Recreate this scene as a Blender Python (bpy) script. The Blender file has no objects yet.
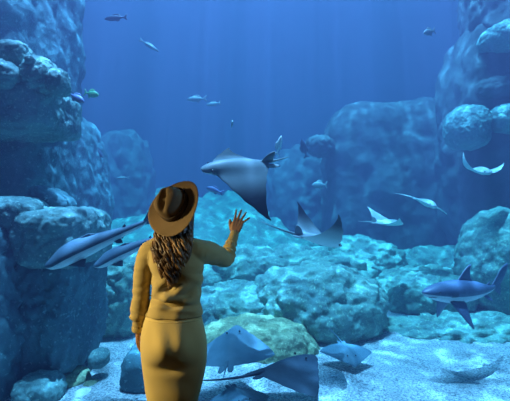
import math
R_ = math.radians
W_SC=(.50,.50,1.0); W_SD=.031; W_AC=(.14,.765,.79); W_AD=.168
SKYC=(.40,.56,1); SKYS=2.6; SPOT=200000; HALL=420; HALL2=22; EXPO=0
import bpy, bmesh, math, random
from mathutils import Vector, Matrix, noise
random.seed(7)
C = bpy.context.scene.collection
PI = math.pi
F_PX, CX, HY, CAMY, CAMZ = 434.0, 255.0, 205.0, -2.9, 1.62
SAND = -0.5

def P(px, py, d):
    """point seen at photo pixel (px, py) at depth d metres from the camera"""
    return Vector(((px-CX)/F_PX*d, CAMY+d, CAMZ-(py-HY)/F_PX*d))

# ---------------------------------------------------------------- helpers
def link(name, me, m=None, parent=None):
    o = bpy.data.objects.new(name, me); C.objects.link(o)
    if m is not None:
        for x in (m if isinstance(m, (list, tuple)) else [m]): me.materials.append(x)
    if parent is not None: o.parent = parent
    return o
def mesh_of(bm, name, smooth=True):
    bmesh.ops.recalc_face_normals(bm, faces=bm.faces)
    me = bpy.data.meshes.new(name); bm.to_mesh(me); bm.free()
    if smooth:
        me.polygons.foreach_set('use_smooth', [True]*len(me.polygons))
    return me
def obj(name, bm, m=None, parent=None, smooth=True):
    return link(name, mesh_of(bm, name, smooth), m, parent)
def empty(name, loc=(0,0,0)):
    o = bpy.data.objects.new(name, None); o.empty_display_size = .1
    C.objects.link(o); o.location = loc; return o
def tag(o, label=None, cat=None, group=None, kind=None):
    if label: o['label'] = label
    if cat: o['category'] = cat
    if group: o['group'] = group
    if kind: o['kind'] = kind
    return o
def box(bm, x0, x1, y0, y1, z0, z1):
    v = [bm.verts.new((x, y, z)) for x in (x0, x1) for y in (y0, y1) for z in (z0, z1)]
    for f in ((0,1,3,2),(4,6,7,5),(0,4,5,1),(2,3,7,6),(0,2,6,4),(1,5,7,3)):
        bm.faces.new([v[i] for i in f])
def ring_loft(bm, rings, cap=True):
    """rings: list of lists of points (same length)"""
    R = [[bm.verts.new(p) for p in r] for r in rings]
    n = len(R[0])
    for a, b in zip(R, R[1:]):
        for i in range(n):
            bm.faces.new((a[i], a[(i+1) % n], b[(i+1) % n], b[i]))
    if cap:
        for r in (R[0], R[-1]):
            c = bm.verts.new(sum((v.co for v in r), Vector())/n)
            for i in range(n): bm.faces.new((r[i], r[(i+1) % n], c))
    return R
def catmull(pts, n):
    """resample a list of equal-length tuples smoothly"""
    out = []
    m = len(pts)
    for k in range(m-1):
        p0, p1, p2, p3 = pts[max(k-1,0)], pts[k], pts[k+1], pts[min(k+2,m-1)]
        for j in range(n):
            t = j/n
            out.append(tuple(.5*(2*b+(c-a)*t+(2*a-5*b+4*c-d)*t*t+(3*b-a-3*c+d)*t**3) for a,b,c,d in zip(p0,p1,p2,p3)))
    out.append(tuple(pts[-1]))
    return out
def tube(bm, pts, n=10, sub=4, flat=1.0, up=Vector((0,0,1)), cap=True):
    """pts: (x,y,z,r) control points -> smooth tapered tube"""
    q = catmull([tuple(p) for p in pts], sub)
    rings = []
    pn = None
    for i, p in enumerate(q):
        a = Vector(q[max(i-1,0)][:3]); b = Vector(q[min(i+1,len(q)-1)][:3])
        t = (b-a).normalized()
        if pn is None:
            pn = t.cross(up)
            if pn.length < 1e-3: pn = t.cross(Vector((1,0,0)))
        pn = (pn - t*pn.dot(t)).normalized()
        bn = t.cross(pn)
        c = Vector(p[:3]); r = max(p[3], 1e-4)
        rings.append([c + pn*(math.cos(2*PI*k/n)*r) + bn*(math.sin(2*PI*k/n)*r*flat) for k in range(n)])
    ring_loft(bm, rings, cap)
def ball(bm, c, r, seg=20):
    M = Matrix.Translation(c) @ Matrix.Diagonal((*(r if hasattr(r, '__len__') else (r,r,r)), 1))
    bmesh.ops.create_uvsphere(bm, u_segments=seg, v_segments=seg//2+2, radius=1, matrix=M)
def lerp(a, b, t): return a+(b-a)*t
def interp(tab, x):
    if x <= tab[0][0]: return tab[0][1]
    for (a, u), (b, v) in zip(tab, tab[1:]):
        if x <= b:
            t = (x-a)/(b-a); t = t*t*(3-2*t)*.5+t*.5
            return u+(v-u)*t
    return tab[-1][1]
def remesh(bm, voxel, smooth_it=3, factor=.5):
    bmesh.ops.recalc_face_normals(bm, faces=bm.faces)
    me = bpy.data.meshes.new('tmp'); bm.to_mesh(me); bm.free()
    o = bpy.data.objects.new('tmp', me); C.objects.link(o)
    m = o.modifiers.new('r', 'REMESH'); m.mode = 'VOXEL'; m.voxel_size = voxel
    if smooth_it:
        s = o.modifiers.new('s', 'SMOOTH'); s.iterations = smooth_it; s.factor = factor
    dg = bpy.context.evaluated_depsgraph_get(); dg.update()
    out = bpy.data.meshes.new_from_object(o.evaluated_get(dg))
    bpy.data.objects.remove(o); bpy.data.meshes.remove(me)
    out.materials.clear()
    out.polygons.foreach_set('use_smooth', [True]*len(out.polygons))
    return out

# ---------------------------------------------------------------- materials
def newmat(name):
    m = bpy.data.materials.new(name); m.use_nodes = True
    nt = m.node_tree; b = nt.nodes['Principled BSDF']
    return m, nt, b
def N(nt, t, **kw):
    n = nt.nodes.new(t)
    for k, v in kw.items():
        if k in n.inputs: n.inputs[k].default_value = v
        else: setattr(n, k, v)
    return n
def ramp(nt, src, stops):
    r = nt.nodes.new('ShaderNodeValToRGB')
    while len(r.color_ramp.elements) < len(stops): r.color_ramp.elements.new(.5)
    for e, (p, c) in zip(r.color_ramp.elements, stops):
        e.position = p; e.color = (*c, 1)
    nt.links.new(src, r.inputs[0]); return r
def mat(name, col, rough=.6, spec=.3, col2=None, scale=8, bump=0, bscale=40, metal=0, sheen=0, lo=.35, hi=.65):
    m, nt, b = newmat(name)
    b.inputs['Roughness'].default_value = rough
    b.inputs['Specular IOR Level'].default_value = spec
    b.inputs['Metallic'].default_value = metal
    b.inputs['Sheen Weight'].default_value = sheen
    b.inputs['Base Color'].default_value = (*col, 1)
    tc = N(nt, 'ShaderNodeTexCoord')
    if col2:
        n = N(nt, 'ShaderNodeTexNoise', Scale=scale, Detail=5.0)
        nt.links.new(tc.outputs['Object'], n.inputs['Vector'])
        r = ramp(nt, n.outputs['Fac'], [(lo, col), (hi, col2)])
        nt.links.new(r.outputs[0], b.inputs['Base Color'])
    if bump:
        n2 = N(nt, 'ShaderNodeTexNoise', Scale=bscale, Detail=4.0)
        nt.links.new(tc.outputs['Object'], n2.inputs['Vector'])
        bp = N(nt, 'ShaderNodeBump', Strength=bump, Distance=.02)
        nt.links.new(n2.outputs['Fac'], bp.inputs['Height'])
        nt.links.new(bp.outputs[0], b.inputs['Normal'])
    return m
def rock_mat(name, dark, mid, light, scale=1.6, amount=.55):
    """weathered stone with patches of algae and pale encrusting growth, plus painted highlight specks"""
    m, nt, b = newmat(name)
    L = nt.links.new
    b.inputs['Roughness'].default_value = .85; b.inputs['Specular IOR Level'].default_value = .15
    g = N(nt, 'ShaderNodeNewGeometry')
    n1 = N(nt, 'ShaderNodeTexNoise', Scale=scale, Detail=8.0, Roughness=.62)
    n2 = N(nt, 'ShaderNodeTexNoise', Scale=scale*6, Detail=8.0, Roughness=.78, Distortion=.6)
    L(g.outputs['Position'], n1.inputs['Vector']); L(g.outputs['Position'], n2.inputs['Vector'])
    r1 = ramp(nt, n1.outputs['Fac'], [(.32, dark), (.62, mid)])
    r2 = ramp(nt, n2.outputs['Fac'], [(amount, (0,0,0)), (amount+.2, (.8,.8,.8))])
    mx = N(nt, 'ShaderNodeMix', data_type='RGBA')
    L(r2.outputs[0], mx.inputs[0]); L(r1.outputs[0], mx.inputs[6]); mx.inputs[7].default_value = (*light, 1)
    L(mx.outputs[2], b.inputs['Base Color'])
    # small pale specks painted in for highlight sparkle
    n3 = N(nt, 'ShaderNodeTexNoise', Scale=scale*17, Detail=3.0, Roughness=.6)
    L(g.outputs['Position'], n3.inputs['Vector'])
    r3 = ramp(nt, n3.outputs['Fac'], [(.60+(.08 if scale < 1 else 0), (0,0,0)), (.70+(.08 if scale < 1 else 0), (.7,.7,.7))])
    mx2 = N(nt, 'ShaderNodeMix', data_type='RGBA')
    L(r3.outputs[0], mx2.inputs[0]); L(mx.outputs[2], mx2.inputs[6]); mx2.inputs[7].default_value = (*[min(1, c*1.35) for c in light], 1)
    L(mx2.outputs[2], b.inputs['Base Color'])
    v = N(nt, 'ShaderNodeTexVoronoi', Scale=scale*6)
    L(g.outputs['Position'], v.inputs['Vector'])
    ad = N(nt, 'ShaderNodeMath', operation='ADD'); L(n2.outputs['Fac'], ad.inputs[0]); L(v.outputs['Distance'], ad.inputs[1])
    bp = N(nt, 'ShaderNodeBump', Strength=.6, Distance=.05)
    L(ad.outputs[0], bp.inputs['Height']); L(bp.outputs[0], b.inputs['Normal'])
    return m

M = {}
M['cliff'] = rock_mat('cliff_rock', (.05,.12,.15), (.11,.26,.29), (.22,.46,.46), 1.1, .60)
M['ledge'] = rock_mat('ledge_rock', (.08,.17,.18), (.17,.33,.32), (.42,.62,.52), 2.0, .54)
M['reef'] = rock_mat('reef_rock', (.10,.21,.21), (.18,.38,.32), (.46,.74,.52), 1.6, .52)
M['mound'] = rock_mat('mossy_mound_rock', (.13,.19,.13), (.30,.36,.20), (.58,.62,.38), 2.4, .50)
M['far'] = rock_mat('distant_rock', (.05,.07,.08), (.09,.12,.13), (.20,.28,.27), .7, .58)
# ---------------------------------------------------------------- rocks
def rock(name, label, c, s, m, seed=0, p=2.6, amp=.22, crag=.10, sub=5, cat='rock', group=None, freq=1.0, tilt=0, lean=(0,0)):
    """craggy rock: centre c, half sizes s, p = boxiness"""
    bm = bmesh.new()
    bmesh.ops.create_icosphere(bm, subdivisions=sub, radius=1)
    off = Vector((seed*7.13, seed*3.7, seed*1.9))
    k = max(s)
    for v in bm.verts:
        d = v.co.normalized()
        r = (abs(d.x)**p+abs(d.y)**p+abs(d.z)**p)**(-1/p)
        q = Vector((d.x*r*s[0], d.y*r*s[1], d.z*r*s[2]))
        w = q/k*1.6*freq+off
        n1 = noise.noise(w)
        cells = noise.voronoi(w*1.7)[0]
        n2 = (cells[1]-cells[0])
        n3 = noise.fractal(w*4, 1.0, 2.1, 4)
        n4 = 1-abs(noise.noise(w*2.6+off))*2
        mn = min(s)
        q += d*(n1*amp*k*.6*(.4+.6*mn/k) + (min(n2,.35)-.18)*amp*k*.8 + n3*crag*k*.28 + n4*crag*k*.22)
        q.x += lean[0]*q.z; q.y += lean[1]*q.z
        v.co = q
    o = obj(name, bm, m)
    o.location = c; o.rotation_euler = (0, tilt, 0)
    tag(o, label, cat, group)
    return o
def rockpx(name, label, b, d, depth, m, **kw):
    """rock filling photo box b = (x0, y0, x1, y1) when its front stands d metres away"""
    x0, y0, x1, y1 = b
    dc = d+depth*.35
    c = P((x0+x1)/2, (y0+y1)/2, dc)
    s = ((x1-x0)/2/F_PX*dc, depth/2, (y1-y0)/2/F_PX*dc)
    return rock(name, label, c, s, m, **kw)

# sand
sand_m, nt, b = newmat('sand')
g = N(nt, 'ShaderNodeNewGeometry')
n1 = N(nt, 'ShaderNodeTexNoise', Scale=38.0, Detail=3.0, Roughness=.8); nt.links.new(g.outputs['Position'], n1.inputs['Vector'])
r1 = ramp(nt, n1.outputs['Fac'], [(.38, (.17,.22,.26)), (.60, (.80,.84,.86))])
n0 = N(nt, 'ShaderNodeTexNoise', Scale=1.3, Detail=4.0); nt.links.new(g.outputs['Position'], n0.inputs['Vector'])
r0 = ramp(nt, n0.outputs['Fac'], [(.35, (.62,.62,.62)), (.62, (1,1,1))])
mx = N(nt, 'ShaderNodeMix', data_type='RGBA', blend_type='MULTIPLY'); mx.inputs[0].default_value = 1
nt.links.new(r1.outputs[0], mx.inputs[6]); nt.links.new(r0.outputs[0], mx.inputs[7])
nt.links.new(mx.outputs[2], b.inputs['Base Color'])
bp = N(nt, 'ShaderNodeBump', Strength=.9, Distance=.03); nt.links.new(n1.outputs['Fac'], bp.inputs['Height']); nt.links.new(bp.outputs[0], b.inputs['Normal'])
b.inputs['Roughness'].default_value = .95; b.inputs['Specular IOR Level'].default_value = .1
bm = bmesh.new()
NX, NY = 120, 110
g = [[None]*(NY+1) for _ in range(NX+1)]
for i in range(NX+1):
    for j in range(NY+1):
        x = lerp(-13.8, 13.8, i/NX); y = lerp(.1, 27.8, j/NY)
        z = SAND + .09*noise.noise(Vector((x*.5, y*.5, 0))) + .03*noise.noise(Vector((x*1.7, y*1.7, 3))) + .012*max(0, y-5)
        g[i][j] = bm.verts.new((x, y, z))
for i in range(NX):
    for j in range(NY): bm.faces.new((g[i][j], g[i+1][j], g[i+1][j+1], g[i][j+1]))
tag(obj('sand_bed', bm, sand_m), 'pale grainy sand covering the bottom of the aquarium tank', 'sand', kind='stuff')

# tank and hall shells
blue = mat('tank_paint', (.06,.13,.22), .9, .1, (.08,.16,.25), .5)
dark = mat('hall_paint', (.03,.03,.035), .8, .2, (.04,.04,.045), 3)
floor_m = mat('hall_carpet', (.035,.035,.045), .95, .1, (.06,.06,.07), 60, .3, 200)
def slab(name, bb, m):
    bm = bmesh.new(); box(bm, *bb)
    return tag(obj(name, bm, m, smooth=False), kind='structure')
TOP = 17.5
slab('wall_back', (-14.3,14.3,27.9,28.2,-.9,TOP), blue)
slab('wall_left', (-14.4,-14.0,.05,27.9,-.9,TOP), blue)
slab('wall_right', (14.0,14.4,.05,27.9,-.9,TOP), blue)
slab('floor', (-14.0,14.0,.05,27.9,-.95,-.7), blue)
bm = bmesh.new()
for bb in ((-14.4,-3.6,-.12,.05,-.95,TOP), (3.6,14.4,-.12,.05,-.95,TOP), (-3.6,3.6,-.12,.05,3.7,TOP), (-3.6,3.6,-.12,.05,-.95,.10)): box(bm, *bb)
tag(obj('wall_front', bm, dark, smooth=False), kind='structure')
slab('floor', (-3.6,3.6,-7,-.12,-.25,0), floor_m)
slab('ceiling', (-3.7,3.7,-7.1,-.12,3.7,3.85), dark)
slab('wall_left', (-3.75,-3.6,-7,-.12,0,3.7), dark)
slab('wall_right', (3.6,3.75,-7,-.12,0,3.7), dark)
slab('wall_rear', (-3.75,3.75,-7.15,-7,0,3.7), dark)
# acrylic viewing pane
gm = bpy.data.materials.new('clear_acrylic'); gm.use_nodes = True; nt = gm.node_tree; nt.nodes.clear()
out = N(nt, 'ShaderNodeOutputMaterial'); tr = N(nt, 'ShaderNodeBsdfTransparent'); gl = N(nt, 'ShaderNodeBsdfGlossy', Roughness=.03)
tr.inputs[0].default_value = (.97,.985,1,1)
fr = N(nt, 'ShaderNodeFresnel', IOR=1.12); mxs = N(nt, 'ShaderNodeMixShader')
nt.links.new(fr.outputs[0], mxs.inputs[0]); nt.links.new(tr.outputs[0], mxs.inputs[1]); nt.links.new(gl.outputs[0], mxs.inputs[2]); nt.links.new(mxs.outputs[0], out.inputs[0])
slab('window_1', (-3.6,3.6,0.0,.05,.10,3.7), gm)
# water
wm = bpy.data.materials.new('blue_water'); wm.use_nodes = True; nt = wm.node_tree; nt.nodes.clear()
out = N(nt, 'ShaderNodeOutputMaterial')
vs = N(nt, 'ShaderNodeVolumeScatter'); vs.inputs['Color'].default_value = (*W_SC, 1); vs.inputs['Density'].default_value = W_SD
va = N(nt, 'ShaderNodeVolumeAbsorption'); va.inputs['Color'].default_value = (*W_AC, 1); va.inputs['Density'].default_value = W_AD
ad = N(nt, 'ShaderNodeAddShader'); nt.links.new(vs.outputs[0], ad.inputs[0]); nt.links.new(va.outputs[0], ad.inputs[1]); nt.links.new(ad.outputs[0], out.inputs['Volume'])
bm = bmesh.new(); box(bm, -13.99,13.99,.06,27.89,-.69,17.2)
tag(obj('tank_water', bm, wm, smooth=False), 'clear blue water filling the aquarium tank behind the pane', 'water', kind='stuff')

R = rockpx
# upper left cliff
R('rock_cliff', 'tall dark blue rock cliff filling the top left corner', (-120,-120,56,140), 7.2, 3.2, M['cliff'], seed=1, p=7, amp=.10, crag=.12, sub=6, cat='cliff')
R('rock_cliff', 'dark recessed cliff face under the boulder ledge at far left', (-110,100,60,225), 6.6, 2.2, M['cliff'], seed=2, p=5, amp=.10, crag=.08, sub=6, cat='cliff')
R('rock_cliff', 'pale blue sloping cliff spur behind the left ledge', (50,112,100,245), 8.6, 2.2, M['cliff'], seed=31, p=3.2, amp=.12, crag=.10, sub=6, cat='cliff', lean=(-.12,0))
R('rock', 'wide flat topped rock under the upper left boulders', (-60,90,66,136), 5.5, 1.6, M['ledge'], seed=4, p=6, amp=.07, crag=.10, sub=6)
R('boulder', 'rounded boulder at the top of the upper left pile', (-2,42,31,74), 5.35, .5, M['ledge'], seed=5, p=2.4, cat='boulder')
R('boulder', 'flat slanting boulder cut by the left edge of the upper pile', (-28,58,24,90), 5.15, .6, M['ledge'], seed=6, p=2.6, cat='boulder', tilt=.35)
R('boulder', 'pointed boulder in the middle of the upper left pile', (23,59,57,94), 5.3, .6, M['ledge'], seed=8, p=2.2, cat='boulder')
R('boulder', 'small boulder at the right end of the upper left pile', (50,70,68,96), 5.35, .4, M['ledge'], seed=9, p=2.6, cat='boulder', sub=4)
R('boulder', 'tiny round stone between the upper left boulders', (26,56,36,66), 5.2, .2, M['ledge'], seed=10, p=2.2, cat='boulder', sub=4)
# lower left block group
R('rock', 'slanted triangular slab leaning on the left ledge', (32,190,72,214), 5.6, .7, M['cliff'], seed=11, p=3, cat='rock', tilt=.5, amp=.12)
R('rock', 'bright flat topped block jutting out at the end of the left ledge', (36,209,98,262), 5.0, 1.5, M['ledge'], seed=12, p=5, amp=.12, crag=.10, sub=6)
R('rock', 'rounded rock at the left edge on the ledge, pale patch on top', (-25,197,44,232), 4.9, .8, M['ledge'], seed=13, p=2.8, amp=.18)
R('rock_pillar', 'tall pitted rock pillar under the left ledge standing on sand', (38,236,91,360), 5.2, 1.5, M['cliff'], seed=14, p=6, amp=.10, crag=.16, freq=1.6, sub=6, cat='rock pillar')
R('rock_pillar', 'dark rock mass at the lower left edge in front of the pillar', (-60,222,34,420), 4.75, 1.5, M['cliff'], seed=15, p=4, amp=.16, crag=.18, freq=1.5, sub=6, cat='rock pillar')
R('rock', 'low mossy rock on the sand at the bottom left corner', (18,374,62,410), 4.6, .6, M['ledge'], seed=16, p=2.4, amp=.2)
R('rock', 'flat sandy rock behind the bottom left mossy rock', (40,370,88,388), 5.1, .6, M['mound'], seed=17, p=2.4, amp=.2)
R('rock', 'small triangular stone on sand right of the pillar foot', (90,349,108,367), 5.25, .4, M['ledge'], seed=18, p=2.1, amp=.2, sub=4)
R('rock', 'tiny pebble like stone on sand near the bottom left', (84,380,98,390), 5.1, .25, M['mound'], seed=19, p=2.2, sub=4)
R('shell', 'flat white shell lying on the sand at the bottom left', (74,390,93,399), 4.82, .3, mat('shell_white', (.85,.85,.8), .5, .3, (.6,.65,.6), 20), seed=20, p=2.2, amp=.05, crag=.03, sub=4, cat='shell')
R('rock', 'rounded green rock between the pillar and the woman', (94,248,150,338), 7.0, 1.6, M['reef'], seed=21, p=3, amp=.2, crag=.12, sub=6)
R('rock', 'smooth blue block on sand beside the woman\'s left hand', (129,345,178,391), 5.0, 1.0, M['cliff'], seed=22, p=5, amp=.10, crag=.06)
# centre reef
R('mossy_rock', 'mossy yellow green mound right of the woman behind the rays', (192,322,318,388), 5.9, 1.5, M['mound'], seed=23, p=2.5, amp=.16, crag=.12, sub=6)
R('reef_rock', 'broad green reef mound in the middle of the tank', (250,264,384,352), 6.9, 2.2, M['reef'], seed=24, p=2.0, amp=.20, crag=.12, sub=6, freq=1.3)
R('reef_rock', 'green reef mound between the woman and the middle mound', (185,285,300,352), 7.2, 2.0, M['reef'], seed=52, p=2.2, amp=.22, crag=.12, sub=6, freq=1.3)
R('reef_rock', 'long low reef rock behind the middle mound', (170,250,370,300), 9.4, 2.4, M['reef'], seed=25, p=2.4, amp=.22, crag=.14, sub=6, freq=1.5)
R('reef_rock', 'rounded reef hump behind the sandy channel', (318,238,400,292), 11, 2.2, M['reef'], seed=26, p=2.3, amp=.22, crag=.16, sub=6)
R('reef_rock', 'reef mound right of the sandy channel behind the shark nose', (378,270,470,318), 8.6, 1.8, M['reef'], seed=27, p=2.5, amp=.22, crag=.16, sub=6)
R('reef_rock', 'long flat reef rock on sand below the shark', (385,318,560,350), 6.9, 1.4, M['reef'], seed=28, p=2.5, amp=.2, crag=.14, sub=6, freq=1.4)
R('reef_rock', 'steep green rock slope at the right edge behind the shark', (462,212,580,318), 8.2, 2.4, M['reef'], seed=29, p=2.3, amp=.2, crag=.16, sub=6)
R('reef_rock', 'low rock between the hump and the right slope', (392,248,476,282), 12, 2, M['reef'], seed=30, p=2.4, amp=.22, crag=.16)
# back
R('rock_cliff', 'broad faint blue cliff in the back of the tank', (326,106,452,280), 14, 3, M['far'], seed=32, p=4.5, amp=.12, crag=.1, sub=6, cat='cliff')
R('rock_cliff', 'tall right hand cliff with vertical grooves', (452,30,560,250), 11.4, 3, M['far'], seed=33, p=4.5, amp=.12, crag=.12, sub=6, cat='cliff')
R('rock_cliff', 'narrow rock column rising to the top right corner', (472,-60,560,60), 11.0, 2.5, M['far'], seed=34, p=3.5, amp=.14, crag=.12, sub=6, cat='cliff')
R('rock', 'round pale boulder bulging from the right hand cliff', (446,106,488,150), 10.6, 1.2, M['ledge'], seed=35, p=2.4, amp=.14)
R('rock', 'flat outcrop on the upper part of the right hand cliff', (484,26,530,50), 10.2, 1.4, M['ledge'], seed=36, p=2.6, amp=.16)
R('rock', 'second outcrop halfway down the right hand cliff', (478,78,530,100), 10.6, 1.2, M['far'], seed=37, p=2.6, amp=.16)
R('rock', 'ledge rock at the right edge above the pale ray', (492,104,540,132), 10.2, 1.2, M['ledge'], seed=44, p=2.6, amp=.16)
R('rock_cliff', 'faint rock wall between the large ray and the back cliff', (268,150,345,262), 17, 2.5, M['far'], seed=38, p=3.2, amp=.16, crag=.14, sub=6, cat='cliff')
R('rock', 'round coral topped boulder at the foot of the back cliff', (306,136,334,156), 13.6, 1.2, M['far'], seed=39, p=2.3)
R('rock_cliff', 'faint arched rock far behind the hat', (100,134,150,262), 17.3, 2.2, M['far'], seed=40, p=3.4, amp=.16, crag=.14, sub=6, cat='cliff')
# far rising reef slope
bm = bmesh.new(); NX, NY = 170, 90
g = [[None]*(NY+1) for _ in range(NX+1)]
for i in range(NX+1):
    for j in range(NY+1):
        x = lerp(-13.8, 13.8, i/NX); y = lerp(7.2, 22, j/NY)
        t = (y-7.2)/9.0
        h = -1.0 + 2.55*min(t,1.3)**.9 - max(0,y-18.5)*.5
        w = Vector((x*.55, y*.55, 5.0))
        c = noise.voronoi(w*1.3)[0]
        h += .55*noise.noise(w) + .5*(min(c[1]-c[0], .5)-.2) + .22*noise.fractal(w*3, 1, 2.1, 4)
        if x > .9: h -= min(1.4, (x-.9)*.55)*(1-.25*max(0,(y-14)/5))
        g[i][j] = bm.verts.new((x, y, max(h, -.9)))
for i in range(NX):
    for j in range(NY): bm.faces.new((g[i][j], g[i+1][j], g[i+1][j+1], g[i][j+1]))
tag(obj('reef_slope', bm, M['reef']), 'rocky reef slope rising from the sand to the back of the tank', 'reef')
# ---------------------------------------------------------------- animals
M['ray_back'] = mat('ray_back_skin', (.010,.022,.035), .6, .15, (.02,.036,.055), 6, .15, 60)
M['ray_back_pale'] = mat('ray_back_pale_skin', (.34,.42,.44), .5, .4, (.42,.50,.52), 5, .1, 60)
M['ray_grey'] = mat('ray_grey_skin', (.07,.15,.20), .6, .2, (.10,.20,.26), 5, .1, 60)
M['belly'] = mat('white_belly_skin', (.75,.80,.80), .5, .3, (.62,.70,.72), 5)
M['shark_back'] = mat('shark_back_skin', (.07,.11,.20), .45, .4, (.10,.15,.25), 5)
M['shark_belly'] = mat('shark_belly_skin', (.55,.60,.66), .5, .3)
M['wedge_back'] = mat('wedgefish_back_skin', (.06,.11,.16), .55, .3, (.09,.15,.20), 4)
M['eye'] = mat('fish_eye', (.01,.01,.012), .1, .8)
M['mark'] = mat('dark_skin_fold', (.03,.05,.08), .6, .2)
M['spot_white'] = mat('pale_eye_rim', (.9,.8,.5), .4, .4)

def pose(o, loc, F, U):
    F = Vector(F).normalized(); U = Vector(U); U = (U-F*U.dot(F)).normalized(); L = U.cross(F)
    m = Matrix((F, L, U)).transposed().to_4x4(); m.translation = Vector(loc)
    o.matrix_world = m
def two_tone(me, k=.0):
    """dark back above the widest line, pale belly below"""
    for p in me.polygons: p.material_index = 1 if p.normal.z < k else 0

EAGLE = dict(
    le=[(0,.40),(.035,.405),(.07,.385),(.10,.34),(.14,.29),(.22,.26),(.40,.20),(.62,.11),(.82,.0),(.94,-.07),(1,-.12)],
    te=[(0,-.30),(.08,-.29),(.16,-.25),(.30,-.20),(.5,-.15),(.75,-.11),(.92,-.11),(1,-.13)], b=.62, th=.125, hs=.16)
STING = dict(
    le=[(0,.46),(.08,.43),(.2,.36),(.4,.25),(.6,.14),(.8,.03),(.93,-.05),(1,-.12)],
    te=[(0,-.42),(.1,-.40),(.25,-.38),(.5,-.34),(.75,-.27),(.92,-.19),(1,-.13)], b=.55, th=.12, hs=.22)

def ray(name, label, loc, F, U, spec, scale=1, flapL=(0,0), flapR=(0,0), back='ray_back', belly='belly', tail=.9, tail_bend=(0,0), cat='ray', group=None, dorsal=True, edge_lift=0, head=True, thick=1.0, camber=0.0):
    root = empty(name, (0,0,0)); tag(root, label, cat, group)
    bm = bmesh.new(); n, m = 34, 22; b = spec['b']
    top, bot = {}, {}
    for side in (1, -1):
        a0, a1 = flapL if side == 1 else flapR
        y = z = 0.0
        for i in range(n+1):
            s = (i/n); s = s**.9
            if i:
                sp = ((i-1)/n)**.9; a = a0+(a1-a0)*((s+sp)/2)
                if s < .12: a *= s/.12
                y += (s-sp)*b*math.cos(a); z += (s-sp)*b*math.sin(a)
            ang = (a0+(a1-a0)*s)*min(1, s/.12)
            nx = Vector((0, -math.sin(ang), math.cos(ang)))
            xl, xt = interp(spec['le'], s), interp(spec['te'], s)
            T = spec['th']*thick*(math.exp(-(s/spec['hs'])**2)*.78 + .22*(1-s)**1.2) + .004
            for j in range(m+1):
                t = .5-.5*math.cos(PI*j/m)
                x = xl+(xt-xl)*t
                prof = (math.sin(PI*min(1, t**.72)))**.75 if 0 < j < m else 0
                c = Vector((x, y, z)) + nx*(camber*math.sin(PI*t)*s) + Vector((0,0,edge_lift*(t-.5)*s))
                if side == -1 and i == 0: continue
                pt = c+nx*T*prof*.62; pb = c-nx*T*prof*.38
                if side == -1: pt.y *= -1; pb.y *= -1
                key = (i*side, j)
                top[key] = bm.verts.new(pt)
                bot[key] = top[key] if (prof == 0) else bm.verts.new(pb)
    mt = []
    for i in range(-n, n):
        for j in range(m):
            for d, mi in ((top, 0), (bot, 1)):
                q = [d[(i,j)], d[(i+1,j)], d[(i+1,j+1)], d[(i,j+1)]]
                u = []
                for v in q:
                    if v not in u: u.append(v)
                if len(u) > 2:
                    try:
                        f = bm.faces.new(u); f.material_index = mi
                    except ValueError: pass
    body = obj('body', bm, [M[back], M[belly]], root)
    xt = interp(spec['te'], 0)
    th = spec['th']*thick
    if tail:
        tb = bmesh.new()
        pts = []
        for k in range(7):
            t = k/6
            pts.append((xt+.10-tail*t, tail_bend[0]*t*t, .012+tail_bend[1]*t*t, lerp(.026, .003, t**.6)))
        tube(tb, pts, 8, 3); obj('tail', tb, M[back], root)
    if dorsal:
        fin('dorsal_fin', root, M[back], [(xt+.10,.02),(xt+.03,.10),(xt-.05,.13),(xt-.045,.05),(xt-.03,.01)], .012, 'xz')
    for sd in (1, -1):
        fin('pelvic_fin', root, M[back], [(xt+.07,.02*sd),(xt+.04,.08*sd),(xt-.07,.09*sd),(xt-.09,.05*sd),(xt-.03,.015*sd)], .010, 'xy')
        eb = bmesh.new()
        ex, ey, ez = (interp(spec['le'], .085)-.05, .068, th*.16) if spec is EAGLE else (.20, .085, th*.58)
        ball(eb, (ex, ey*sd, ez), .014 if spec is EAGLE else .013, 12); obj('eye', eb, M['eye'], root)
    # mouth, gill slits under the head
    mb = bmesh.new()
    hx = interp(spec['le'], 0)
    tube(mb, [(hx-.12,-.06,-th*.30,.004),(hx-.105,0,-th*.34,.006),(hx-.12,.06,-th*.30,.004)], 6, 4); obj('mouth', mb, M['mark'], root)
    root_scale(root, scale)
    pose(root, loc, F, U)
    return root
def root_scale(root, s):
    for c in root.children:
        c.data.transform(Matrix.Scale(s, 4))
def fin(name, parent, m, outline, t, plane='xz', off=0.0, mtx=None):
    """a tapered fin: outline in the given plane, thick in the middle, thin at the edge"""
    bm = bmesh.new()
    q = catmull([tuple(p) for p in outline]+[tuple(outline[0])], 4)[:-1]
    c = Vector((sum(p[0] for p in q)/len(q), sum(p[1] for p in q)/len(q)))
    def mk(p, d):
        v = Vector((p[0], off+d, p[1])) if plane == 'xz' else Vector((p[0], p[1], off+d))
        return (mtx @ v) if mtx else v
    rim = [bm.verts.new(mk(p, 0)) for p in q]
    for sgn in (1, -1):
        r1 = [bm.verts.new(mk((c.x+(p[0]-c.x)*.8, c.y+(p[1]-c.y)*.8), sgn*t*.5)) for p in q]
        r2 = [bm.verts.new(mk((c.x+(p[0]-c.x)*.4, c.y+(p[1]-c.y)*.4), sgn*t)) for p in q]
        cc = bm.verts.new(mk((c.x, c.y), sgn*t))
        k = len(q)
        for i in range(k):
            j = (i+1) % k
            bm.faces.new((rim[i], rim[j], r1[j], r1[i])); bm.faces.new((r1[i], r1[j], r2[j], r2[i])); bm.faces.new((r2[i], r2[j], cc))
    return obj(name, bm, m, parent)
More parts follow.
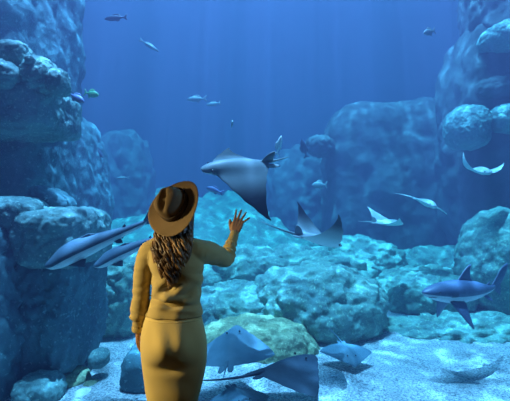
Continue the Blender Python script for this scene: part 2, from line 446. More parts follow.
def loft_body(stations, n=20, sub=5, bend=0.0):
    """stations (x, half width, top z, bottom z)"""
    bm = bmesh.new(); q = catmull(stations, sub); rings = []
    for x, w, zt, zb in q:
        w = max(w, .002); cz = (zt+zb)/2; h = max((zt-zb)/2, .002)
        by = bend*x*x*(1 if x < 0 else .3)
        r = []
        for k in range(n):
            a = 2*PI*k/n; r.append(Vector((x, by+w*math.cos(a), cz+h*math.sin(a))))
        rings.append(r)
    ring_loft(bm, rings); return bm

def shark(name, label, loc, F, U, scale, backm, bellym, bend=0, cat='shark', long_tail=False, pect=1.0, split=-.15, girth=1.0, dors=1.0, droop=.55, th=1.0):
    root = empty(name, (0,0,0)); tag(root, label, cat)
    st = [(1.0,.004,.01,-.005),(.96,.045,.035,-.03),(.86,.085,.075,-.06),(.70,.115,.115,-.095),(.45,.135,.15,-.125),(.15,.13,.155,-.125),(-.15,.105,.13,-.095),(-.45,.065,.085,-.06),(-.75,.035,.05,-.03),(-.95,.02,.04,-.02),(-1.02,.008,.03,.0)]
    if long_tail:
        st = [(1.0,.01,.0,-.03),(.95,.07,.02,-.05),(.82,.15,.06,-.08),(.62,.17,.115,-.10),(.35,.16,.14,-.10),(.05,.12,.12,-.085),(-.3,.08,.09,-.06),(-.6,.05,.06,-.035),(-.9,.03,.045,-.02),(-1.02,.01,.04,.0)]
    st = [(x, w*girth, a*girth, b*girth) for x, w, a, b in st]
    bm = loft_body(st, 24, 5, bend)
    me = mesh_of(bm, 'body')
    o = link('body', me, [backm, bellym], root); two_tone(me, split)
    def by(x): return bend*x*x*(1 if x < 0 else .3)
    fin('dorsal_fin', root, backm, [(.34,.12*girth),(.16,.13*girth+.17*dors),(.02,.13*girth+.25*dors),(.01,.13*girth+.16*dors),(.0,.13*girth+.08*dors),(-.06,.11*girth)], .014, 'xz', by(.1))
    fin('dorsal_fin', root, backm, [(-.52,.06),(-.58,.12),(-.64,.15),(-.64,.10),(-.67,.06)], .010, 'xz', by(-.6))
    fin('tail_fin', root, backm, [(x_, z_*th) for x_, z_ in [(-.90,.03),(-1.02,.18),(-1.16,.36),(-1.32,.44),(-1.34,.36),(-1.27,.18),(-1.16,.03),(-1.16,-.09),(-1.20,-.15),(-1.06,-.08),(-.95,-.02)]], .012, 'xz', by(-1.02))
    for sd in (1, -1):
        rot = Matrix.Translation((.42, .09*sd*girth, -.08*girth)) @ Matrix.Rotation(-droop*sd, 4, 'X')
        fin('pectoral_fin', root, backm, [(.18,0),(.06,.18*sd*pect),(-.08,.38*sd*pect),(-.15,.42*sd*pect),(-.16,.24*sd*pect),(-.16,0)], .014, 'xy', 0, rot)
        rot = Matrix.Translation((-.38, .05*sd+by(-.38), -.06)) @ Matrix.Rotation(-.7*sd, 4, 'X')
        fin('pelvic_fin', root, backm, [(.07,0),(0,.09*sd),(-.10,.12*sd),(-.07,0)], .008, 'xy', 0, rot)
        eb = bmesh.new(); ball(eb, (.83, .088*sd*girth, .028*girth), .014, 12); obj('eye', eb, M['eye'], root)
        eb = bmesh.new(); 
        for k in range(5):
            tube(eb, [(.60-.03*k,.118*sd*girth,.04,.003),(.595-.03*k,.130*sd*girth,0,.004),(.60-.03*k,.112*sd*girth,-.04,.003)], 6, 3)
        g_ = obj('gill_slits', eb, M['mark'], root)
    mb = bmesh.new(); tube(mb, [(.84,-.065,-.035*girth,.004),(.92,0,-.042*girth,.005),(.84,.065,-.035*girth,.004)], 6, 4); obj('mouth', mb, M['mark'], root)
    root_scale(root, scale); pose(root, loc, F, U)
    return root

def fish(name, label, loc, F, U, L, m1, m2=None, deep=.2, cat='fish', group=None):
    root = empty(name, (0,0,0)); tag(root, label, cat, group)
    st = [(.5,.004,.0,-.01),(.44,.04,deep*.35,-deep*.35),(.30,.075,deep*.8,-deep*.75),(.08,.085,deep,-deep),(-.15,.06,deep*.75,-deep*.75),(-.33,.025,deep*.3,-deep*.3),(-.42,.012,deep*.26,-deep*.26)]
    me = mesh_of(loft_body(st, 16, 4), 'body'); link('body', me, [m1, m2 or m1], root); two_tone(me, -.3)
    fin('tail_fin', root, m1, [(-.38,.02),(-.5,deep*.9),(-.58,deep*1.0),(-.52,0),(-.58,-deep*1.0),(-.5,-deep*.9),(-.38,-.02)], .008)
    fin('dorsal_fin', root, m1, [(.18,deep*.85),(.08,deep*1.45),(-.15,deep*1.3),(-.25,deep*.55)], .008)
    fin('anal_fin', root, m1, [(-.02,-deep*.9),(-.12,-deep*1.35),(-.24,-deep*.9),(-.2,-deep*.6)], .008)
    for sd in (1, -1):
        eb = bmesh.new(); ball(eb, (.37, .05*sd, deep*.15), .022, 10); obj('eye', eb, M['eye'], root)
        fin('pectoral_fin', root, m1, [(.2,0),(.05,.10*sd),(.0,.05*sd),(.1,0)], .006, 'xy')
    root_scale(root, L); pose(root, loc, F, U)
    return root

M['ray_mid'] = mat('ray_brown_back_skin', (.11,.15,.17), .5, .4, (.15,.20,.22), 6, .1, 60)
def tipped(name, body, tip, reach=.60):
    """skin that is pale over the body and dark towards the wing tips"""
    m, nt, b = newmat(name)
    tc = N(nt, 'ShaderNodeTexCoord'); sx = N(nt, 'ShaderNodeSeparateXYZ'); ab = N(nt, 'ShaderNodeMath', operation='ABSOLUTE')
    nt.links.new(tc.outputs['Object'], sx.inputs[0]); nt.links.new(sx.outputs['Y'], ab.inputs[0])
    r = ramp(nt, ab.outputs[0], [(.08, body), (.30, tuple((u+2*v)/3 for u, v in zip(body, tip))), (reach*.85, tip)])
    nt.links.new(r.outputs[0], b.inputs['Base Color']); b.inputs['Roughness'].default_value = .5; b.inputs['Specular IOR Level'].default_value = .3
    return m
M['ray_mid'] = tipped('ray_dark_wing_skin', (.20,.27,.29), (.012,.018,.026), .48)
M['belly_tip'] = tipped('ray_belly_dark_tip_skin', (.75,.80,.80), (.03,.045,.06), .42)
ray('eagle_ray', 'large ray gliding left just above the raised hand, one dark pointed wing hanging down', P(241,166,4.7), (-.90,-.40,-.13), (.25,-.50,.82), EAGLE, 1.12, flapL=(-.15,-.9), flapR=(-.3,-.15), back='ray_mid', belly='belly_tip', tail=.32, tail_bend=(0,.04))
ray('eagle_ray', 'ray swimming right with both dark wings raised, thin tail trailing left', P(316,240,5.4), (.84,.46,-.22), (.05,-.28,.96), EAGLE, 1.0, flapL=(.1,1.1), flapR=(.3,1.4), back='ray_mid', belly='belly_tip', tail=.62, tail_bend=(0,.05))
ray('eagle_ray', 'small pale edge on ray, its right wing sloping down before the back cliff', P(425,203,9.0), (.1,-.97,-.20), (.30,-.1,.94), EAGLE, 1.05, flapL=(0,-.30), flapR=(.25,-.25), back='ray_back_pale', tail=0, dorsal=False, thick=1.2)
ray('eagle_ray', 'pale ray at the upper right with both thin wings curved upward', P(480,171,8.6), (.02,-.98,-.20), (.0,-.15,.98), EAGLE, .92, flapL=(-.2,.75), flapR=(-.2,1.9), back='ray_back_pale', tail=0, dorsal=False, thick=1.3)
ray('eagle_ray', 'pale ray with one raised wing swimming right above the reef hump', P(386,223,8.4), (.93,.30,-.05), (-.0,-.2,.98), EAGLE, .95, flapL=(.05,.7), flapR=(.0,.75), back='ray_back_pale', tail=.45)
ray('stingray', 'grey ray facing us just above the sand with a pale mouth band', P(348,354,5.6), (.10,-.94,-.22), (.06,-.30,.95), STING, .64, flapL=(.05,-.15), flapR=(.10,-.15), back='ray_grey', tail=.6, tail_bend=(-.2,.1), dorsal=False, thick=1.3)
ray('stingray', 'big dark blue ray swimming right just above the sand, long black tail behind', P(287,366,4.6), (.76,.62,-.02), (0,-.02,1), STING, 1.0, flapL=(-.25,-.6), flapR=(.0,-.38), back='ray_back', tail=.95, tail_bend=(.0,.14), dorsal=False)
ray('stingray', 'pale blue ray tilted up beside the skirt in front of the mossy mound', P(232,346,4.9), (.10,.90,.28), (-.22,-.40,.88), STING, .90, flapL=(.1,-.3), flapR=(-.05,-.35), back='ray_grey', tail=.3, dorsal=False)
ray('stingray', 'dark rounded ray lying on the sand at the bottom edge beside the skirt', P(240,399,4.35), (.35,-.9,-.05), (0,-.1,.98), STING, .66, flapL=(-.15,-.3), flapR=(-.15,-.3), back='ray_grey', tail=.3, dorsal=False, thick=1.2)
shark('shark', 'dark blue shark at the right edge swimming left over the reef', P(469,292,5.6), (-.88,-.46,.06), (.0,-.05,1), .79, M['shark_back'], M['shark_belly'], bend=-.22, girth=1.3, dors=1.15, droop=1.05, pect=1.05)
shark('wedgefish', 'long pale bellied fish swimming down left beside the left ledge, nearest of two', P(96,244,4.4), (-.90,-.10,-.38), (-.15,-.28,.95), .54, M['wedge_back'], M['belly'], long_tail=True, pect=.45, cat='fish', split=-.05, girth=1.65, dors=.12, th=.6)
shark('wedgefish', 'smaller long fish partly hidden behind the pale bellied fish and the shoulder', P(130,250,4.75), (-.90,-.10,-.38), (-.15,-.28,.95), .42, M['wedge_back'], M['belly'], long_tail=True, pect=.45, cat='fish', split=-.05, girth=1.55, dors=.12, th=.6)
green = mat('green_fish_skin', (.05,.50,.30), .5, .4, (.25,.65,.30), 30)
bluef = mat('blue_fish_skin', (.12,.18,.35), .5, .4); pale = mat('pale_fish_skin', (.22,.30,.32), .5, .4); dk = mat('dark_fish_skin', (.04,.07,.12), .5, .4)
fish('reef_fish', 'small bright green fish beside the upper left cliff', P(92,94,6.0), (.93,-.2,-.22), (.2,0,1), .22, green, deep=.22)
fish('reef_fish', 'blue fish with a pale back beside the small green fish', P(77,98,5.8), (.85,-.2,-.50), (.4,0,1), .26, bluef, pale, deep=.18)
fish('reef_fish', 'dark fish high up near the top left of the open water', P(115,18,8.5), (-.96,.2,0), (0,0,1), .46, dk, deep=.12)
fish('reef_fish', 'slanting faint fish below the topmost dark fish', P(150,46,10.5), (.85,.2,-.5), (0,0,1), .50, pale, deep=.09)
fish('reef_fish', 'small pale fish high up toward the right hand cliff', P(429,32,8.5), (-.8,-.4,-.3), (0,0,1), .32, pale, deep=.2)
fish('reef_fish', 'tiny pale fish alone in open water straight above the raised hand', P(232,124,8.0), (.1,-.95,.1), (.1,0,1), .28, pale, deep=.22)
fish('reef_fish', 'white fish pointing upward just above the tail of the large ray', P(279,145,7.0), (.25,-.2,.93), (-.9,0,.3), .30, M['belly'], deep=.14)
fish('reef_fish', 'dark fish with upright fin right of the white upward fish', P(304,148,10.5), (-.3,-.3,.9), (-.9,0,.3), .45, dk, deep=.16)
fish('reef_fish', 'faint pale fish, left of the pair above the hat', P(196,99,11), (-.95,.2,.0), (0,0,1), .50, pale, deep=.14)
fish('reef_fish', 'fainter small fish, right of the pair above the hat', P(213,104,12), (-.95,.2,-.1), (0,0,1), .40, pale, deep=.14)
fish('reef_fish', 'pale fish near the foot of the back cliff', P(319,185,11), (-.95,.2,0), (0,0,1), .36, pale, deep=.24)
fish('reef_fish', 'dark speckled fish just left of the raised hand', P(214,190,7.5), (-.9,.2,.3), (0,0,1), .30, bluef, pale, deep=.16)
fish('reef_fish', 'dim fish low in front of the faint arched rock', P(122,178,11), (-.95,.2,-.05), (0,0,1), .36, pale, deep=.10)
fish('reef_fish', 'dark fish beside the sloping spur of the left cliff', P(98,152,9.5), (.6,.2,-.7), (0,0,1), .34, dk, deep=.16)
# ---------------------------------------------------------------- the woman
def X(px): return (px-CX)/178.0
def Z(py): return CAMZ-(py-HY)/178.0
WY = -.46                     # depth of her spine
skin = mat('skin', (.42,.22,.13), .5, .3, (.46,.25,.15), 6, .05, 80)
knit = mat('mustard_knit', (.47,.34,.13), .9, .15, (.54,.40,.16), 3, .25, 260, sheen=.2)
skirt_m = mat('mustard_skirt_cloth', (.62,.45,.16), .85, .2, (.68,.50,.19), 3, .15, 200, sheen=.15)
felt = mat('tan_felt', (.20,.135,.075), .9, .15, (.26,.17,.095), 5, .2, 150)
band_m = mat('dark_ribbon', (.07,.045,.03), .8, .2)
hair_m = mat('brown_hair', (.07,.035,.018), .42, .5, (.36,.20,.08), 9, .2, 60)
shoe_m = mat('brown_leather', (.14,.07,.04), .4, .5, (.18,.09,.05), 5)
woman = tag(empty('person', (-.455, WY, 0)), 'woman seen from behind in hat and mustard outfit, right hand raised to the aquarium pane', 'person')
bpy.context.view_layer.update()
def wpart(name, me_or_bm, m, parent=None):
    me = me_or_bm if isinstance(me_or_bm, bpy.types.Mesh) else mesh_of(me_or_bm, name)
    me.transform(Matrix.Translation(-Vector((-.455, WY, 0))))
    return link(name, me, m, parent or woman)
def oval(z, cx, cy, rx, ry, n=40, p=2.3, fn=None):
    r = []
    for k in range(n):
        a = 2*PI*k/n; c, s = math.cos(a), math.sin(a)
        q = (abs(c)**p+abs(s)**p)**(-1/p)
        v = Vector((cx+rx*c*q, cy+ry*s*q, z))
        if fn: v = fn(v, a)
        r.append(v)
    return r
# ---- body: one continuous surface
bm = bmesh.new()
HC = Vector((X(178), WY+.055, 1.575))                 # head centre
look = Vector((.30, 1, .20)).normalized()
ball(bm, HC, (.078,.096,.112), 28); ball(bm, HC+Vector((.012,.035,-.055)), (.056,.062,.062), 20)
side = look.cross(Vector((0,0,1))).normalized(); upv = side.cross(look)
def hp(f, s, u): return HC+look*f+side*s+upv*u
tube(bm, [(*hp(.088,0,.018),.010),(*hp(.106,0,-.006),.013),(*hp(.112,0,-.022),.015),(*hp(.092,0,-.032),.010)], 10)      # nose
tube(bm, [(*hp(.082,-.026,-.055),.006),(*hp(.094,0,-.053),.010),(*hp(.082,.026,-.055),.006)], 8)                       # lips
ball(bm, hp(.078,0,-.092), (.024,.022,.020), 12)                                                                     # chin
for sg in (1,-1):
    ball(bm, hp(-.005,.080*sg,-.01), (.012,.022,.032), 12)                                                              # ears
    tube(bm, [(*hp(.078,.014*sg,.030),.007),(*hp(.086,.034*sg,.034),.008),(*hp(.070,.056*sg,.026),.006)], 8)            # brows
tube(bm, [(-.448,WY+.02,1.33,.075),(-.443,WY+.02,1.42,.056),(-.438,WY+.035,1.48,.052),(X(178),WY+.05,1.53,.056)], 20)
q = catmull([(1.40,-.45,0,.07,.05),(1.36,-.452,0,.135,.075),(1.28,-.44,0,.135,.09),(1.12,-.44,.0,.115,.085),(1.02,-.448,0,.125,.09),(.90,-.455,-.01,.155,.11),(.78,-.455,-.01,.15,.105)], 4)
ring_loft(bm, [oval(z,cx,WY+cy,rx,ry) for z,cx,cy,rx,ry in q])
# legs and feet
for sg, fx in ((-1,-.535),(1,-.385)):
    tube(bm, [(-.455+.07*sg,WY,.84,.092),(-.455+.075*sg,WY,.66,.082),(fx,WY+.01,.47,.058),(fx,WY-.012,.33,.056),(fx,WY,.12,.036),(fx,WY,.06,.036)], 18)
    tube(bm, [(fx,WY-.03,.045,.034),(fx,WY+.05,.035,.040),(fx+.01*sg,WY+.14,.025,.034),(fx+.01*sg,WY+.175,.02,.022)], 14, flat=.62)
# left arm hangs
LS, LE, LW = Vector((X(146),WY,1.35)), Vector((X(140),WY-.01,1.13)), Vector((X(136),WY+.045,.905))
tube(bm, [(*LS,.042),(*(LS.lerp(LE,.5)),.034),(*LE,.029),(*(LE.lerp(LW,.4)),.026),(*LW,.022)], 16)
def hand(bm, W, up, right, back, fingers, thumb, s=1.0):
    """palm at wrist W; up = towards fingers, right = towards the little finger side, back = out of the back of the hand"""
    f = lambda a, b, c=0: W+up*a*s+right*b*s+back*c*s
    for b in (-.026,-.009,.009,.026):
        tube(bm, [(*f(-.005,b*.55),.014*s),(*f(.04,b*.95,.003),.0135*s),(*f(.085,b*1.08,.002),.0095*s)], 10, up=back)
    tube(bm, [(*f(-.03,0),.025*s),(*f(.0,0),.024*s),(*f(.04,0,-.002),.025*s)], 14, flat=.72, up=back)
    ball(bm, f(.03,-.024,-.008), (.018*s,.014*s,.022*s), 12)
    for b, ang, L, curl in fingers:
        p = f(.080,b*1.05,.001); d = (up*math.cos(ang)+right*math.sin(ang)).normalized(); r = .0088 if abs(b) < .02 else .0080
        pts = [(*p, r*s*1.05)]; bend = 0
        for k, seg in enumerate((.44,.31,.25)):
            bend += curl*(.6 if k == 0 else 1)
            dd = (d*math.cos(bend)-back*math.sin(bend))
            p = p+dd*L*seg*s; pts.append((*p, r*s*(.96,.88,.66)[k]))
        tube(bm, pts, 10, 4, up=back)
    b, a, ang, L = thumb
    p = f(a, b, -.004); d = (up*math.cos(ang)+right*math.sin(ang)).normalized()
    d2 = (up*math.cos(ang*.55)+right*math.sin(ang*.55)).normalized()
    p2 = p+d*L*.45*s; p3 = p2+d2*L*.3*s; p4 = p3+d2*L*.25*s
    tube(bm, [(*p,.014*s),(*p2,.0105*s),(*p3,.0095*s),(*p4,.0065*s)], 10, 4, up=back)
hd = Vector((.02,.22,-1)).normalized(); hb = Vector((-.96,-.1,-.04)); hb = (hb-hd*hb.dot(hd)).normalized(); hr = hb.cross(hd)   # back of the hand turned outward
if hr.y > 0: hr = -hr
hand(bm, LW+hd*.012, hd, hr, hb, [(-.026,-.06,.072,.28),(-.009,-.02,.080,.30),(.009,.02,.074,.34),(.026,.07,.060,.38)], (-.024,.02,-.55,.062), .95)
# right arm raised to the pane
RS = Vector((X(199),WY,1.365)); RE = P(226,260,2.70); RW = P(234.6,232.5,2.865)
tube(bm, [(X(188),WY,1.36,.055),(*RS,.052),(*(RS.lerp(RE,.5)),.038),(*RE,.031),(*(RE.lerp(RW,.4)),.027),(*RW,.022)], 16)
ru = (P(240,217,2.887)-RW).normalized(); rb = Vector((0,-1,0)); rb = (rb-ru*rb.dot(ru)).normalized(); rr = ru.cross(rb)
if rr.x < 0: rr = -rr
hand(bm, RW, ru, rr, rb, [(-.026,-.16,.076,.05),(-.009,.04,.086,.03),(.009,.26,.082,.03),(.027,.62,.064,.03)], (-.026,.012,-.62,.075), .98)
body = wpart('body', remesh(bm, .0042, 2, .4), skin)
for sg in (1,-1):
    bm = bmesh.new(); ball(bm, hp(.080,.032*sg,.014), .0125, 14); e = wpart('eye', bm, M['belly'], woman)
# ---- skirt
def skirt_fn(v, a):
    z = v.z; back = max(0, -math.sin(a))
    for cx, w in ((-.500,1.0),(-.400,.9)):
        v.y -= .036*w*back**.6*math.exp(-((v.x-cx)/.070)**2-((z-.865)/.085)**2)
    v.y += .004*back*math.exp(-((v.x+.45)/.03)**2-((z-.82)/.08)**2)
    v.y += .022*back*math.exp(-((z-.745)/.035)**2)*(.6+.4*math.cos((v.x+.45)*16))
    v.y -= .006*math.sin((v.x*.7+z)*38+2)*back*min(1, max(0, (.78-z)/.2))
    # soft drag folds
    v.y += .005*math.sin((v.x+.45)*60+z*22)*back*math.exp(-((z-.90)/.07)**2)
    return v
q = catmull([(1.09,X(174.5),.0,.128,.095),(1.02,X(174),.0,.143,.102),(.95,X(173.5),-.005,.164,.112),(.86,X(174),-.010,.180,.122),(.76,X(174.5),-.008,.178,.118),
             (.665,X(174),.0,.166,.108),(.58,X(173.2),.0,.150,.105),(.52,X(172.7),.0,.138,.102),(.42,X(172.5),.0,.134,.10),(.32,X(173.5),.0,.146,.105)], 9)
bm = bmesh.new(); R1 = [oval(z,cx,WY+cy,rx,ry,72,2.2,skirt_fn) for z,cx,cy,rx,ry in q]
ring_loft(bm, R1, cap=False)
sk = wpart('skirt', bm, skirt_m)
so = sk.modifiers.new('thickness', 'SOLIDIFY'); so.thickness = .004; so.offset = 1
# waistband seam
bm = bmesh.new()
def band(zc, h, grow, cx, cy, rx, ry, n=72, p=2.2):
    rr_ = [oval(zc+h*math.cos(t)*.5, cx, cy, rx+grow*math.sin(t), ry+grow*math.sin(t), n, p, skirt_fn) for t in [PI*k/8 for k in range(9)]]
    ring_loft(bm, rr_, cap=False)
band(Z(317.5), .012, .006, X(173.8), WY-.002, .152, .106)
wpart('waistband', bm, skirt_m)
# ---- sweater: torso and both sleeves in one cloth surface
def tor_fn(v, a):
    back = max(0, -math.sin(a)); z = v.z
    # blouse of cloth tucked on a slanting line over the waist
    line = 1.085-.16*(v.x+.44)
    t = z-line
    v.y -= back*(.021*math.exp(-((t-.030)/.022)**2) - .018*math.exp(-(t/.011)**2) + .014*math.exp(-((t+.025)/.016)**2))
    v.y -= back*.014*math.sin((v.x*.8-z)*58)*math.exp(-((t-.06)/.06)**2)
    v.y += back*.012*math.exp(-((v.x+.445)/.03)**2)*math.exp(-((z-1.2)/.14)**2)      # hollow of the spine
    for cx in (-.525,-.365): v.y -= .012*back*math.exp(-((v.x-cx)/.05)**2-((z-1.31)/.06)**2)  # shoulder blades
    return v
bm = bmesh.new()
q = catmull([(1.455,X(176),.02,.052,.052),(1.435,X(175.5),.015,.060,.058),(1.408,X(175),.005,.100,.072),(1.375,X(173.5),.0,.150,.088),(1.33,X(174.5),-.005,.155,.10),(1.27,X(177),-.005,.147,.108),
             (1.20,X(177.5),-.002,.139,.108),(1.13,X(176.5),.0,.136,.106),(1.085,X(175.5),.0,.138,.104),(1.04,X(175.5),-.004,.146,.110),(1.005,X(174.3),-.006,.156,.114)], 8)
ring_loft(bm, [oval(z,cx,WY+cy,rx,ry,80,2.3,tor_fn) for z,cx,cy,rx,ry in q])
# hanging sleeve, full above the gathered cuff
tube(bm, [(X(163),WY,1.385,.060),(X(152),WY,1.36,.066),(X(145),WY-.002,1.28,.056),(X(142),WY-.002,1.18,.049),(X(140.8),WY+.002,1.09,.048),(X(139),WY+.012,1.035,.050),(X(138),WY+.022,.992,.047),(X(137),WY+.034,.958,.035),(X(136),WY+.042,.915,.032)], 32, 8)
# raised sleeve
up_ = RS.lerp(RE,.5); fa = RE.lerp(RW,.45)
tube(bm, [(X(186),WY,1.37,.066),(X(196),WY-.002,1.362,.070),(*(RS.lerp(RE,.28)+Vector((.0,0,.006))),.068),(*(RS.lerp(RE,.62)+Vector((.0,0,.008))),.061),(*(RE+Vector((-.002,.0,.004))),.050),(*(RE.lerp(RW,.28)),.044),(*(RE.lerp(RW,.45)),.040),(*(RE.lerp(RW,.55)),.034),(*(RE.lerp(RW,.98)),.030)], 28, 8)
for sg in (-1,1): ball(bm, (-.447+.066*sg, WY+.068, 1.25), (.062,.058,.070), 24)
me = remesh(bm, .0055, 3, .5)
nrm = [v.normal.copy() for v in me.vertices]
for v, n in zip(me.vertices, nrm):        # cloth wrinkles
    p = v.co.copy()
    arm = p.x < X(151.5) and p.z < 1.36
    if arm:
        k = .0045*noise.noise(Vector((p.x*10, p.y*10, p.z*38))) + .006*max(0, math.sin(p.z*120+p.x*60))*math.exp(-((p.z-.99)/.045)**2)
    elif p.x > X(206):
        t = (p-RE).dot((RW-RE).normalized())
        k = .004*noise.noise(Vector((p.x*14, p.y*14, p.z*30))) + .006*math.sin(t*150)*math.exp(-((t-.06)/.05)**2)
    else:
        k = .008*noise.noise(Vector((p.x*11+p.z*9, p.y*6, p.z*13-p.x*9)))+.0025*math.sin((p.z*70+p.x*45)+3*noise.noise(p*6))*(1 if p.z < 1.25 else .4)
    v.co = p+n*k
sw = wpart('sweater', me, knit)
for nm, a, b_, ra in (('cuff', Vector((X(136.3),WY+.038,.93)), Vector((X(136),WY+.044,.90)), .0345), ('cuff', RE.lerp(RW,.55), RE.lerp(RW,.62), .0365)):
    bm = bmesh.new(); tube(bm, [(*a,ra*.96),(*a.lerp(b_,.2),ra*1.05),(*a.lerp(b_,.8),ra*1.05),(*b_,ra*.96)], 24, 4); wpart(nm, bm, knit, sw)
# ---- shoes
for sg, fx in ((-1,-.535),(1,-.385)):
    bm = bmesh.new()
    tube(bm, [(fx,WY-.045,.040,.036),(fx,WY-.01,.045,.043),(fx,WY+.06,.036,.045),(fx+.01*sg,WY+.14,.028,.040),(fx+.01*sg,WY+.195,.024,.022)], 18, 5, flat=.66)
    s_ = wpart('shoe', bm, shoe_m)
    bm = bmesh.new(); box(bm, fx-.035, fx+.035, WY-.075, WY-.015, 0, .03); wpart('heel', bm, shoe_m, s_)
# ---- hair: long loose waves down the back
rnd = random.Random(5)
bm = bmesh.new()
q = catmull([(1.62,X(177),.030,.084,.088),(1.56,X(178),.032,.086,.078),(1.49,X(176.5),.004,.095,.064),(1.42,X(175),-.035,.108,.056),(1.36,X(174.5),-.082,.108,.040),(1.30,X(174),-.092,.092,.028),(1.24,X(174),-.096,.066,.018),(1.20,X(174),-.096,.036,.008)], 6)
def hair_fn(v, a):
    v.y -= .010*math.sin(v.x*170+math.sin(v.z*50)*1.2)*max(0,-math.sin(a)); return v
ring_loft(bm, [oval(z,cx,WY+cy,rx,ry,64,2.2,hair_fn) for z,cx,cy,rx,ry in q])
ball(bm, HC+Vector((-.002,-.020,.020)), (.087,.096,.110), 36)
hair = wpart('hair', bm, hair_m)
bm = bmesh.new()
for k in range(120):
    u = rnd.uniform(-1,1); x0 = X(175)+u*.085; zt = 1.465+rnd.uniform(-.02,.02)
    L_ = (.292-.11*abs(u)**1.5)*rnd.uniform(.72,1.03); ph = rnd.uniform(0,2*PI); fr = rnd.uniform(75,100); am = rnd.uniform(.006,.013)
    r0 = rnd.uniform(.0045,.0085); pts = []; y0 = rnd.uniform(-.012,.008)
    for i in range(15):
        t = i/14; z = zt-L_*t
        half = interp([(1.18,.25),(1.24,.62),(1.30,.88),(1.38,1.2),(1.46,1.12),(1.56,1.0)], z)
        yy = interp([(1.18,-.113),(1.28,-.120),(1.36,-.118),(1.44,-.074),(1.50,-.045),(1.58,-.03)], z)
        rim = (1-(min(1,abs(u))**2))**.5
        yc = interp([(1.18,-.10),(1.36,-.07),(1.46,-.03),(1.56,.03)], z)
        pts.append((X(174.6)+u*.085*half+am*math.sin(z*fr+ph), WY+lerp(yc, yy, .35+.65*rim)+y0+am*.7*math.cos(z*fr+ph), z, r0*(1 if t < .75 else (1-t)/.25*.8+.2)))
    tube(bm, pts, 6, 3)
wpart('hair_waves', bm, hair_m, hair)
# ---- hat
axis = Vector((-.44,-.76,.47)).normalized()
BC = P(174.6, 207, 2.40)
hx = Vector((0,0,1)).cross(axis); hx = (Vector((1,0,0))-axis*axis.x).normalized(); hy = axis.cross(hx)   # hy points up
hat = empty('hat', (0,0,0)); hat.parent = woman
def HL(x, y, h): return BC+(hx*x+hy*y)*1.025+axis*h
bm = bmesh.new(); rings = []
NR = 72
def brim_h(r, a): return -.010+.10*(max(0,r-.085)/.08)**2*.10*(1+.0)+ .016*math.cos(2*a)*((r-.085)/.08) 
for r, off in [(.080,0),(.10,0),(.12,0),(.14,0),(.155,0),(.163,0),(.1655,.0025),(.163,.005),(.155,.005),(.14,.005),(.12,.005),(.10,.005),(.080,.005)]:
    rings.append([HL(r*math.cos(2*PI*k/NR)*(.98), r*math.sin(2*PI*k/NR)*1.03, brim_h(r, 2*PI*k/NR)+off) for k in range(NR)])
ring_loft(bm, rings, cap=False)
brim = wpart('brim', bm, felt, hat)
bm = bmesh.new(); rings = []
prof = [(0,.084,.096),(.03,.082,.094),(.055,.077,.090),(.078,.071,.084),(.092,.064,.076),(.101,.050,.060),(.104,.034,.042),(.103,.016,.020)]
for h, rx, ry in catmull(prof, 4):
    ring = []
    for k in range(NR):
        a = 2*PI*k/NR; x, y = rx*math.cos(a), ry*math.sin(a)
        tk = h/.113
        x *= 1-.20*tk*max(0, math.sin(a))                    # pinched towards the front
        hh = h
        if tk > .5:
            g_ = (tk-.5)*2
            hh -= .040*g_*math.exp(-((x)/.018)**2)*(.55+.45*math.sin(min(PI,max(0,(y+.09)/.18*PI))))
            for sx in (-1,1): hh -= .012*g_*math.exp(-((x-sx*.045)/.02)**2-((y-.045)/.03)**2)
        ring.append(HL(x-.012*tk-.004, y+.014, hh-.006))
    rings.append(ring)
ring_loft(bm, rings, cap=True)
wpart('crown', bm, felt, hat)
bm = bmesh.new(); rings = []
for h, g_ in ((-.002,.000),(-.002,.004),(.004,.0045),(.022,.004),(.0245,.003),(.0245,-.001)):
    s_ = 1-h*.9
    rings.append([HL((.086*s_+g_)*math.cos(2*PI*k/NR)-.005, (.098*s_+g_)*math.sin(2*PI*k/NR)+.014, h) for k in range(NR)])
ring_loft(bm, rings, cap=False)
wpart('hat_band', bm, band_m, hat)
def spot(name, loc, to, e, col, size, soft=.15, blend=.5):
    l = bpy.data.lights.new(name, 'SPOT'); o = bpy.data.objects.new(name, l); C.objects.link(o)
    l.energy = e; l.color = col; l.spot_size = R_(size); l.spot_blend = blend; l.shadow_soft_size = soft
    o.location = loc; o.rotation_euler = (Vector(to)-Vector(loc)).to_track_quat('-Z','Y').to_euler()
# ---------------------------------------------------------------- light
w = bpy.data.worlds.new('World'); bpy.context.scene.world = w; w.use_nodes = True
w.node_tree.nodes['Background'].inputs[0].default_value = (*SKYC, 1)
w.node_tree.nodes['Background'].inputs[1].default_value = SKYS
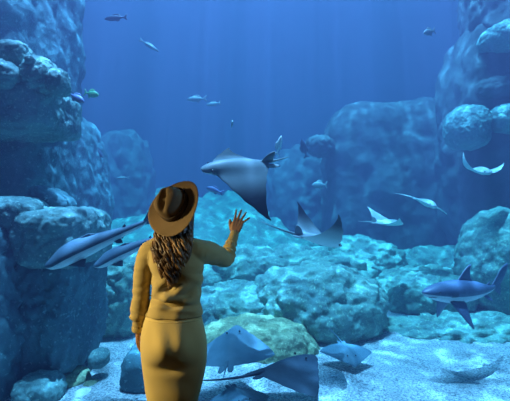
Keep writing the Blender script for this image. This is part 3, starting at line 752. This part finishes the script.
# daylight through the rippled surface of the tank
ld = bpy.data.lights.new('surface_sun', 'SPOT'); lo = bpy.data.objects.new('surface_sun', ld); C.objects.link(lo)
ld.energy = SPOT; ld.spot_size = R_(60); ld.spot_blend = .7; ld.shadow_soft_size = .05; ld.color = (.90,.39,.84)
lo.location = (0.5, 3.5, 28)
tgt = Vector((0.0, 7.0, 0)); lo.rotation_euler = (tgt-lo.location).to_track_quat('-Z','Y').to_euler()
ld.use_nodes = True; nt = ld.node_tree; em = nt.nodes['Emission']
tc = N(nt, 'ShaderNodeTexCoord')
nz = N(nt, 'ShaderNodeTexNoise', Scale=60.0, Detail=2.0)
mxv = N(nt, 'ShaderNodeMix', data_type='RGBA'); mxv.inputs[0].default_value = .02
vo = N(nt, 'ShaderNodeTexVoronoi', feature='SMOOTH_F1', Scale=110.0); vo.inputs['Smoothness'].default_value = .6
nt.links.new(tc.outputs['Normal'], nz.inputs['Vector']); nt.links.new(tc.outputs['Normal'], mxv.inputs[6]); nt.links.new(nz.outputs['Color'], mxv.inputs[7])
nt.links.new(mxv.outputs[2], vo.inputs['Vector'])
r = ramp(nt, vo.outputs['Distance'], [(.30, (.45,.45,.45)), (.58, (.9,.9,.9)), (.76, (3.2,3.2,3.2))])
nt.links.new(r.outputs[0], em.inputs['Color'])
spot('surface_glow', (-3,5,27), (0,8.5,0), SPOT*.85, (.90,.39,.84), 72, 3.0, .5)
# hall lamp behind the visitor
spot('hall_lamp', (-3.0,-1.12,2.0), (-.55,-.46,.92), HALL, (1,.82,.40), 42, .1, .9)
spot('hall_lamp', (-1.2,-4.6,3.2), (-.45,-.46,1.0), HALL2, (1,.78,.42), 26)
spot('added_glow_fill', (2.6,-1.0,2.4), (-.25,-.40,1.3), 130, (.25,.55,1), 26, .08, 1)  # unseen blue fill added in the hall, stands in for tank glow on her arm
# ---------------------------------------------------------------- camera
cd = bpy.data.cameras.new('camera'); cam = bpy.data.objects.new('camera', cd); C.objects.link(cam)
cam.location = (0, CAMY, CAMZ); cam.rotation_euler = (PI/2, 0, 0)
cd.sensor_width = 36; cd.lens = F_PX/510*36; cd.shift_y = 4.5/510; cd.clip_start = .05; cd.clip_end = 200
sc = bpy.context.scene; sc.camera = cam
sc.view_settings.view_transform = 'Standard'; sc.view_settings.look = 'None'
sc.view_settings.exposure = EXPO; sc.view_settings.gamma = 1; sc.view_settings.use_curve_mapping = False
sc.cycles.volume_bounces = 0; sc.cycles.max_bounces = 6; sc.cycles.transparent_max_bounces = 12
